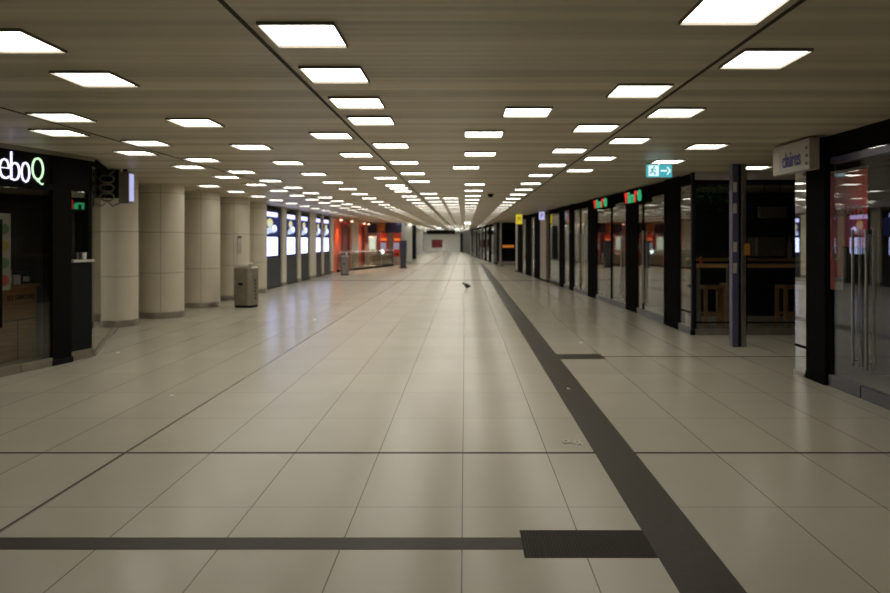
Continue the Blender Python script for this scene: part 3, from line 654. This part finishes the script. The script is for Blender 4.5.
# ---------------------------------------------------------------- long right facade
fac = [(3.65, 11.2), (3.60, 14.6), (2.49, 34.2)]
far_fac = [(2.0, 43.0), (-.5, 88.7)]
def hit(px, line):
    k = (px-VX)/F
    for (xa, ya), (xb, yb) in zip(line, line[1:]):
        # xa+(xb-xa)t = k(ya+(yb-ya)t)
        den = (xb-xa)-k*(yb-ya)
        if abs(den) < 1e-9: continue
        t_ = (k*ya-xa)/den
        if -.001 <= t_ <= 1.001: return (xa+(xb-xa)*t_, ya+(yb-ya)*t_)
    raise ValueError(px)
def facade_col(pa, pb, m, lab, z1=CEIL, d=.10, line=fac, group='black shopfront columns'):
    p, q = hit(pa, line), hit(pb, line); T = frame_T(p, q); w = (Vector(q)-Vector(p)).length
    t = thing('shopfront_column', lab, 'column', ((p[0]+q[0])/2, (p[1]+q[1])/2, 0), group)
    s = 1
    b = MB(); b.box(0, w, -.03, d, .06, z1, m, T); b.build('shaft', t, bevel=.005)
    b = MB(); b.box(-.004, w+.004, -.034, d, 0, .06, 'black', T); b.build('foot', t); return t
def bay(pa, pb, line=fac, **k):   # pa < pb in the picture: far to near; local y then points into the shop
    return glazing(hit(pa, line), hit(pb, line), **k)
bay(680, 693, z1=2.42, midrail=.35)
facade_col(665.5, 679.8, 'black', 'wide black column nearest the bar corner')
bay(643.5, 665.3, z1=2.36, handles=((.10, .25, 1.7),), kind='door', stile='black')
bay(638.2, 643.3, z1=2.36, stile='black')
facade_col(627, 638, 'black', 'black column under the nearer red and green sign')
bay(612, 626.8, z1=2.36, kind='door', stile='black', handles=((.9, .25, 1.7),))
bay(597.2, 611.8, z1=2.36, stile='black')
facade_col(588.8, 597, 'black', 'black column under the farther red and green sign')
bay(581, 588.6, z1=2.4, kind='door', stile='black', handles=((.2, .3, 1.7),)); bay(574.4, 580.8, z1=2.4)
facade_col(570, 574.2, 'black', 'black column left of the yellow window strip')
bay(564.7, 569.8, z1=2.45)
facade_col(560, 564.5, 'black', 'slim black column right of the brown shopfront')
bay(550, 559.8, z1=2.45, stile='brown', rail='brown')
facade_col(547, 549.8, 'brown', 'dark brown column left of the brown shopfront')
facade_col(541, 546.8, 'binsteel', 'pale grey panel column under the blue white sign', group='pale columns')
facade_col(535, 540.8, 'black', 'broad black column left of the blue white sign')
bay(532.2, 534.8, z1=2.45, stile='steel'); facade_col(526, 532, 'black', 'black column midway between blue and yellow signs')
bay(523.2, 525.8, z1=2.45, stile='steel'); facade_col(518.2, 523, 'black', 'black column under the yellow sign')
facade_col(516.2, 518, 'steel', 'pale steel end post of the long right facade', group='pale columns')
# fascia above the bays
for (a, c) in zip(fac, fac[1:]):
    T = frame_T(c, a); w = (Vector(a)-Vector(c)).length; nt_[0] += 1
    b = MB(); b.box(0, w, .03, .12, 2.36, CEIL, 'black', T); struct(b.build('trim_%d' % nt_[0]))
# partitions and back wall of the shops
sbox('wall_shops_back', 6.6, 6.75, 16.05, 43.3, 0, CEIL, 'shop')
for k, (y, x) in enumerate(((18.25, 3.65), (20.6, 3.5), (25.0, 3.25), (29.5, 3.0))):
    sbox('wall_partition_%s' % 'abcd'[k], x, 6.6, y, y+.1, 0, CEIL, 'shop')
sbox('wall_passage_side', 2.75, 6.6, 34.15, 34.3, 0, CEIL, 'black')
# yellow window strip, brown shop fitting, orange sign
p = hit(577.5, fac); b = MB(); b.box(p[0]+.12, p[0]+.16, p[1]-.35, p[1]+.35, .15, 2.4, 'yel'); 
M['yelp'] = mat('yellow_poster', (.45, .34, .02), .5); b.mats = ['yelp']
tag(b.build('yellow_poster', org=(p[0]+.14, p[1], .15)), 'tall yellow poster strip standing behind the shop glass', 'poster')
p = hit(565.6, fac); b = MB(); b.box(p[0]+.1, p[0]+.2, p[1]-.3, p[1]+.3, 2.05, 2.35, 'sr'); M['srd'] = emitmat('dim_orange_sign', (.5, .06, .02), .6); b.mats = ['srd']
tag(b.build('shop_window_sign', org=(p[0]+.15, p[1], 2.05)), 'dim orange red sign behind glass beside brown shopfront', 'sign')
p = hit(554.5, fac)
M['warm'] = emitmat('warm_strip', (1.0, .62, .38), 1.6); M['brownwall'] = mat('brown_shop_fitting', (.20, .09, .055), .5)
t = thing('display_shelving', 'brown lit display shelving inside the brown shopfront', 'shelving', (p[0]+1.0, p[1], 0))
b = MB(); b.box(p[0]+.9, p[0]+1.1, p[1]-1.3, p[1]+1.3, 0, 2.3, 'brownwall'); b.build('back_panel', t)
for z in (.5, .9, 1.3, 1.7): b = MB(); b.box(p[0]+.6, p[0]+.9, p[1]-1.25, p[1]+1.25, z, z+.03, 'brownwall'); b.build('shelf', t)
b = MB(); b.box(p[0]+.7, p[0]+.78, p[1]-.9, p[1]+.9, 2.0, 2.03, 'warm'); b.build('strip_light', t)

# red/green signs
def rg_sign(pa, pb, za, zb, lab):
    p, q = hit(pa, fac), hit(pb, fac); T = frame_T(p, q); w = (Vector(q)-Vector(p)).length
    o_ = T @ Vector((w/2, -.1, 0)); t = thing('illuminated_sign', lab, 'shop sign', (o_.x, o_.y, za), 'red and green illuminated signs')
    b = MB(); b.box(0, w, -.10, -.034, za, zb, 'black', T); sbx = b.build('sign_box', t)
    x = w*.04
    for s, m, ww in (('v', 'sr', .17), ('in', 'sg', .34), ('r', 'sr', .13), ('e', 'sg', .18)):
        sub(sbx, text('letter', s, T, x, za+.03, (zb-za)-.06, ww*w, m, t, .02, y=-.10, offset=.03)); x += (ww+.03)*w
rg_sign(629, 647.5, 2.27, 2.56, 'red and green lettered shop sign nearest the exit sign')
rg_sign(597.5, 612, 2.29, 2.56, 'red and green lettered shop sign farther from exit sign')
# exit sign
Y = 9.5; X0, X1 = fx(647, Y), fx(672, Y); Z0, Z1 = fz(177, Y), fz(164.5, Y)
t = thing('exit_sign', 'lit teal exit sign with white running figure and arrow', 'exit sign', ((X0+X1)/2, Y, Z0))
b = MB(); b.box(X0, X1, Y, Y+.05, Z0, Z1, 'ex'); b.build('light_box', t); T = Matrix.Translation((X0, Y, Z0)); w = X1-X0; h = Z1-Z0
b = MB(); b.poly(T, [(.02, .012), (w*.47, .012), (w*.47, h-.012), (.02, h-.012)], -.003, 'exw'); pf = b.build('pictogram_field', t)
b = MB(); T2 = T @ Matrix.Translation((w*.24, -.004, h*.5))
hd = [(.012+.014*math.cos(k*math.pi/5), .05+.014*math.sin(k*math.pi/5)) for k in range(10)]; b.poly(T2, hd, -.002, 'ex')
for seg in ((.0, .035, -.015, -.01, .011), (-.015, -.01, .03, -.03, .008), (.03, -.03, .02, -.06, .008), (-.015, -.01, -.045, -.04, .008), (0, .03, .04, .01, .006), (0, .03, -.035, .015, .006)):
    ax, az, bx, bz, r = seg; d = Vector((bx-ax, bz-az)).normalized(); n_ = Vector((-d.y, d.x))*r
    b.poly(T2, [(ax+n_.x, az+n_.y), (ax-n_.x, az-n_.y), (bx-n_.x, bz-n_.y), (bx+n_.x, bz+n_.y)], -.002, 'ex')
sub(pf, b.build('running_figure', t))
b = MB(); b.poly(T, [(w*.55, h*.43), (w*.8, h*.43), (w*.8, h*.57), (w*.55, h*.57)], -.004, 'exw'); b.poly(T, [(w*.78, h*.18), (w*.84, h*.18), (w*.96, h*.5), (w*.84, h*.82), (w*.78, h*.82), (w*.88, h*.5)], -.0045, 'exw'); b.build('arrow', t)
b = MB(); b.box((X0+X1)/2-.01, (X0+X1)/2+.01, Y+.015, Y+.035, Z1, CEIL, 'white'); b.build('hanger', t)
# yellow and blue-white projecting signs
for (px0, px1, py0, py1, Y, m, ch, mi, lab) in ((516, 522.4, 214.5, 224, 28.5, 'yel', 'M', 'yeld', 'small yellow lit projecting sign above the far columns'), (539.2, 545, 212, 219.8, 24.3, 'bw', 'P', 'navy', 'small blue white lit projecting sign with a letter')):
    x0, x1, z0, z1 = fx(px0, Y), fx(px1, Y), fz(py1, Y), fz(py0, Y); z1 = min(z1, CEIL-.03)
    t = thing('projecting_sign', lab, 'projecting sign', ((x0+x1)/2, Y, z0)); b = MB(); b.box(x0, x1, Y-.06, Y+.06, z0, z1, m); b.build('light_box', t, bevel=.01)
    b = MB(); b.box(x1-.02, x1+.01, Y-.065, Y+.065, z0-.01, z1+.01, 'white' if m == 'yel' else 'navy'); b.build('frame', t)
    text('lettering', ch, Matrix.Translation((x0, Y-.06, z0)), (x1-x0)*.25, (z1-z0)*.2, (z1-z0)*.6, (x1-x0)*.45, mi, t, .006)
    b = MB(); b.box(x1, x1+.3, Y-.02, Y+.02, z1-.06, z1-.02, 'black'); b.build('bracket', t)
# recess front (facing the hall) far right
glazing((2.02, 43.0), (3.9, 43.0), z0=.2, z1=2.2, rail='steel', stile='black'); trim(1.95, 4.2, 42.95, 43.1, 2.28, CEIL, 'black'); sbox('wall_far_shop_back', 2.3, 6.6, 45.5, 45.6, 0, CEIL, 'black'); trim(3.9, 6.6, 42.95, 43.1, 0, 2.28, 'black')
t = thing('food_display', 'orange glowing food display in the far dark recess', 'display', (2.75, 43.9, 0))
b = MB(); b.box(2.2, 3.2, 43.6, 44.2, 0, 1.05, 'dark'); b.build('counter_body', t); b = MB(); b.box(2.35, 3.05, 43.58, 44.0, 1.05, 1.2, 'glowo'); b.build('lit_shelf', t)
X = fx(501, 40.5); t = thing('steel_stanchion', 'slim steel post with round foot before the far recess', 'post', (X, 40.5, 0))
b = MB(); b.lathe(X, 40.5, [(.06, .03), (.06, 2.55)], 'steel', 16); b.build('pole', t, smooth=True); b = MB(); b.lathe(X, 40.5, [(.22, 0), (.2, .03)], 'dark', 24); b.build('foot', t)
# far facade: alternating columns and glass
names = ['nearest', 'second', 'third', 'fourth', 'fifth', 'sixth', 'seventh', 'eighth']
pxs = [497, 491.5, 487, 483.3, 480.2, 477.5, 475, 472.8, 470.6]
for i in range(8):
    b_ = pxs[i]; a_ = pxs[i+1]; m_ = a_+(b_-a_)*.42
    facade_col(m_, b_, 'black' if i % 3 else 'dark', '%s black column of the farthest right shopfronts, counted from the recess' % names[i], line=far_fac)
    bay(a_+.02, m_-.02, line=far_fac, z1=2.4, stile='steel' if i % 2 else 'black')
b = MB(); T = frame_T(far_fac[1], far_fac[0]); b.box(0, 45.7, .14, .24, 0, CEIL, 'shop', T); struct(b.build('wall_right_far'))

# ---------------------------------------------------------------- left shop
A = Vector((-5.16, 7.77)); B = Vector((-4.84, 9.09)); D = (B-A).normalized(); A0 = A-D*3.0
TL = frame_T(A, B); LW = (B-A).length          # local x along the facade away from camera, local -y faces the hall
def lx(px):   # local x where the sight line of px meets the facade
    k = (px-VX)/F; return (k*A.y-A.x)/(D.x-k*D.y)
def P2(x): v = A+D*x; return (v.x, v.y)
nt_[0] += 1; b = MB(); b.box(-3, LW, -.0, .14, 2.14, 2.545, 'black', TL); struct(b.build('trim_%d' % nt_[0]))
glazing(P2(-2.2), P2(lx(19)-.005), z0=.10, z1=2.12, rail='binsteel', stiles=False, handles=((lx(0)+2.2-.02, .55, 1.75),), kind='door', hm='black')
glazing(P2(lx(19)+.005), P2(lx(51)), z0=.10, z1=2.12, rail='binsteel', stiles=False)
t = thing('shopfront_column', 'black post right of the glowing letters on the left shop', 'column', (*P2(lx(60)), 0))
b = MB(); b.box(lx(51), lx(70), -.03, .12, 0, 2.54, 'black', TL); b.build('shaft', t, bevel=.006)
b = MB(); b.box(lx(51)-.01, lx(70)+.01, -.04, .13, 0, .07, 'dark', TL); b.build('foot', t)
t = thing('counter_bay', 'dark service hatch panel with pale sill between post and pillar', 'counter', (*P2(lx(81)), 0))
a_, c_ = lx(70)+.02, lx(92)
b = MB(); b.box(a_, c_, .0, .08, .12, 1.24, 'dark', TL); b.build('lower_panel', t)
b = MB(); b.box(a_, c_, -.01, .09, 0, .12, 'binsteel', TL); b.build('plinth', t)
b = MB(); b.box(a_, c_, -.04, .12, 1.24, 1.27, 'pale', TL); b.build('sill', t)
b = MB(); b.box(a_, c_-.06, .03, .04, 1.27, 2.4, 'mirror', TL); b.build('glass_panel', t)
b = MB(); b.box(c_-.06, c_, .0, .08, 1.27, 2.5, 'black', TL); b.build('edge_post', t)
b = MB()
for k in range(9): b.box(c_-.22, c_-.07, .06, .10, 1.75+k*.085, 1.80+k*.085, 'black', TL)
b.build('louvre', t)
b = MB(); X = TL @ Vector((c_-.14, -.005, 0)); b.lathe(X.x, X.y, [(.025, 1.275), (.03, 1.36)], 'cable', 16); tag(b.build('paper_cup', org=(X.x, X.y, 1.275)), 'white paper cup on the sill of the dark hatch', 'cup')
# return glass from the corner towards the first pillar
C0 = (-4.86, 9.16); C1 = (-5.86, 11.72)
glazing(C1, C0, z0=.05, z1=2.5, rail='steel', stile='steel', stiles=False, toprail='black')
# glowing letters
e0, e1 = lx(-2), lx(44)
t = thing('illuminated_letters', 'glowing white and green letters above the left shop', 'shop sign', (*P2(lx(20)), 2.17))
for s, pa, pb, z0, z1, m in (('e', -3.0, 7.2, 2.20, 2.43, 'lw'), ('b', 8.6, 17.8, 2.19, 2.515, 'lw'), ('o', 19.0, 27.8, 2.18, 2.42, 'lw'), ('Q', 29.8, 41.5, 2.17, 2.49, 'lg')):
    text('letter', s, TL, lx(pa), z0, z1-z0, lx(pb)-lx(pa), m, t, .018, y=-.02, offset=-.022)
b = MB(); b.box(lx(-30), lx(44.5), -.02, 0, 2.2, 2.26, 'dark', TL); b.build('mounting_rail', t)
# counter inside
T = TL @ Matrix.Translation((.74, 0, 0)); t = thing('shop_counter', 'wooden counter with dark lettering behind the left shop glass', 'counter', T @ Vector((0, 1.0, 0)))
b = MB(); b.box(-1.4, .5, .75, 1.3, .0, .92, 'wood', T); b.build('counter_body', t, bevel=.006)
b = MB(); b.box(-1.42, .52, .72, 1.32, .92, .95, 'wood2', T); b.build('countertop', t)
b = MB(); b.box(-1.4, .62, .745, .75, .50, .51, 'ink', T); b.box(.2, .206, .745, .75, .0, .5, 'ink', T); b.build('panel_seam', t)
text('lettering', 'ID SMOXI', T, .05, .76, .065, .40, 'ink', t, .005, y=.748, offset=.01)
for k, (x, w_, h_, m, lab) in enumerate(((-.22, .10, .20, 'orange', 'orange box on the shop counter nearest the poster'), (-.06, .12, .14, 'redp', 'red box on the shop counter between its neighbours'), (.10, .12, .19, 'wood', 'tan box in the middle of the shop counter'), (.25, .1, .12, 'pale', 'small pale box on the shop counter'), (.37, .12, .16, 'navy', 'navy box at the right end of the shop counter'))):
    p = T @ Vector((x+w_/2, .95, .95)); b = MB(); b.box(x, x+w_, .85, 1.05, .95, .95+h_, m, T); b.box(x+.01, x+w_-.01, .845, .85, .98, .95+h_*.6, 'pale', T)
    tag(b.build('goods_box', org=p, bevel=.004), lab, 'box', 'boxes on the shop counter')
# menu poster strip
TP = TL @ Matrix.Translation((.22, 0, 0)); t = thing('menu_poster', 'tall narrow menu poster with food pictures behind left shop glass', 'poster', TP @ Vector((.15, .3, .95)))
b = MB(); b.box(.0, .20, .30, .31, .93, 1.83, 'joint', TP); b.build('paper', t)
b = MB()
for k, m in enumerate(('redp', 'green', 'yeld', 'green')):
    c = (.10, 1.05+k*.2); b.poly(TP @ Matrix.Translation((0, .299, 0)), [(c[0]+.075*math.cos(j*math.pi/8), c[1]+.065*math.sin(j*math.pi/8)) for j in range(16)], -.002, m)
b.build('food_picture', t)
b = MB(); b.tube([TP @ Vector((.1, .305, 1.83)), TP @ Vector((.1, .305, CEIL))], .003, 'black', 6); b.build('hanging_wire', t)
# inside walls
b = MB(); b.box(-3.2, LW+.5, 2.6, 2.7, 0, CEIL, 'shop', TL); struct(b.build('wall_left_shop_back'))
b = MB(); b.box(LW+.03, LW+.1, .15, 2.6, 0, CEIL, 'shop', TL); struct(b.build('wall_left_shop_side'))
nt_[0] += 1; b = MB(); b.box(-3.0, LW+.05, -.0, .14, 2.545, CEIL, 'joint', TL); struct(b.build('trim_%d' % nt_[0]))

# hanging ornament sign and lit box near the first pillar
t = thing('hanging_fret_sign', 'dark fretwork sign hanging left of the lit sign box', 'hanging sign', (-5.42, 10.6, 2.05))
def hx(px, Y): return fx(px, Y)
b = MB(); Yh = 10.6
b.box(fx(92.5, Yh), fx(101, Yh), Yh, Yh+.10, fz(207, Yh), CEIL-.01, 'black'); b.box(fx(101, Yh), fx(117, Yh), Yh+.02, Yh+.12, fz(198, Yh), CEIL-.01, 'dark'); b.build('board', t)
for k in range(4):
    z = fz(170+9*k, Yh); x = fx(109, Yh)
    b = MB(); b.tube([(x+.075*math.cos(j*math.pi/8), Yh, z+.055*math.sin(j*math.pi/8)) for j in range(17)], .014, 'joint', 8); b.build('ring_ornament', t, smooth=True)
    b = MB(); x = fx(96.5, Yh); b.tube([(x-.05, Yh-.01, z), (x, Yh-.02, z+.045), (x+.05, Yh-.01, z), (x, Yh-.02, z-.045), (x-.05, Yh-.01, z)], .012, 'joint', 8); b.build('diamond_ornament', t)
t = thing('lit_sign_box', 'pale square sign box with blue white lit face beside first pillar', 'sign box', (-5.3, 10.8, 2.1))
x0, x1 = fx(118.5, 10.6), fx(126.8, 10.6)
b = MB(); b.box(x0, x1+.03, 10.6, 10.76, fz(203, 10.6), fz(171.5, 10.6), 'joint'); b.build('casing', t, bevel=.01)
b = MB(); b.box(x1+.03, x1+.04, 10.615, 10.745, fz(203, 10.6)+.03, fz(171.5, 10.6)-.03, 'bw'); b.build('lit_face', t)
b = MB(); b.box(x0+.04, x0+.08, 10.65, 10.72, fz(171.5, 10.6), CEIL, 'black'); b.build('hanger', t)
b = MB(); b.tube([(x0+.02, 10.62, fz(203, 10.6)), (x0-.1, 10.62, fz(206, 10.6)), (x0-.22, 10.66, fz(199, 10.6))], .014, 'steel', 8); b.build('support_arm', t)

# ---------------------------------------------------------------- pigeon and litter on the floor
Yb = 21.4; Xb = fx(466, Yb); t = thing('pigeon', 'dark pigeon walking alone in the middle of the hall floor', 'bird', (Xb, Yb, 0))
b = MB(); spine = [(-.115, .185, .008), (-.10, .190, .020), (-.085, .195, .030), (-.065, .185, .030), (-.05, .165, .034), (-.03, .145, .052), (0, .13, .072), (.04, .12, .074), (.08, .115, .055), (.10, .108, .034), (.13, .10, .022), (.15, .095, .014)]
b.rings([[(Xb+x, Yb+r*.9*math.cos(j*math.pi/6), z+r*(.35 if x > .12 else 1)*math.sin(j*math.pi/6)) for j in range(12)] for x, z, r in spine], 'bird'); b.build('body', t, smooth=True)
for s in (-1, 1):
    b = MB(); b.tube([(Xb+.02, Yb+s*.022, .085), (Xb+.012, Yb+s*.022, .04), (Xb+.015, Yb+s*.022, .006)], [.009, .005, .005], 'foot', 8)
    for dx, dy in ((-.04, 0), (-.03, .018), (-.03, -.018), (.025, 0)): b.tube([(Xb+.015, Yb+s*.022, .006), (Xb+.015+dx, Yb+s*.022+dy, .004)], .0035, 'foot', 6)
    b.build('leg', t)
    b = MB(); b.rings([[(Xb+x, Yb+s*(.054+.012*math.cos(j*math.pi/4)*r/.04), z+r*math.sin(j*math.pi/4)) for j in range(8)] for x, z, r in ((-.03, .15, .01), (.0, .14, .035), (.05, .13, .04), (.10, .115, .025), (.15, .105, .008))], 'bird'); b.build('wing', t, smooth=True)
b = MB(); b.tube([(Xb-.112, Yb, .185), (Xb-.14, Yb, .178)], [.006, .001], 'joint', 8); b.build('beak', t)
def g(px, py): Y = EYE*F/(py-VY); return ((px-VX)*Y/F, Y)
X, Y = g(572, 443)
b = MB(); pts = [(-.07, .01), (-.05, .035), (-.02, .03), (-.03, -.005), (-.065, -.01), (-.055, .01), (-.01, .0), (.03, -.02), (.055, -.01), (.05, .015), (.02, .01), (.035, -.03), (.07, -.035)]
b.tube([(X+a, Y+c*1.6, .005) for a, c in pts], .006, 'paper', 6); tag(b.build('tangled_string', org=(X, Y, 0)), 'tangled white string lying beside the dark floor strip', 'string')
for (px, py, lab) in ((172, 396, 'tiny white paper scrap on the floor near the left shop'), (568.6, 389, 'tiny white paper scrap lying on the dark floor strip'), (581, 343, 'tiny white paper scrap right of the dark strip, before the shopfronts'), (315, 320, 'tiny white paper scrap on the floor near the displays'), (118, 353, 'tiny scrap on the floor by the glass corner')):
    X, Y = g(px, py); r = .018*Y/7; b = MB(); b.add([(X-r, Y-r, .003), (X+r, Y-r*.7, .006), (X+r*.8, Y+r, .003), (X-r*.6, Y+r*1.1, .012), (X, Y, .001)], [(0, 1, 4), (1, 2, 4), (2, 3, 4), (3, 0, 4), (0, 3, 2, 1)], 'paper'); tag(b.build('paper_scrap', org=(X, Y, 0)), lab, 'paper', 'paper scraps on the floor')
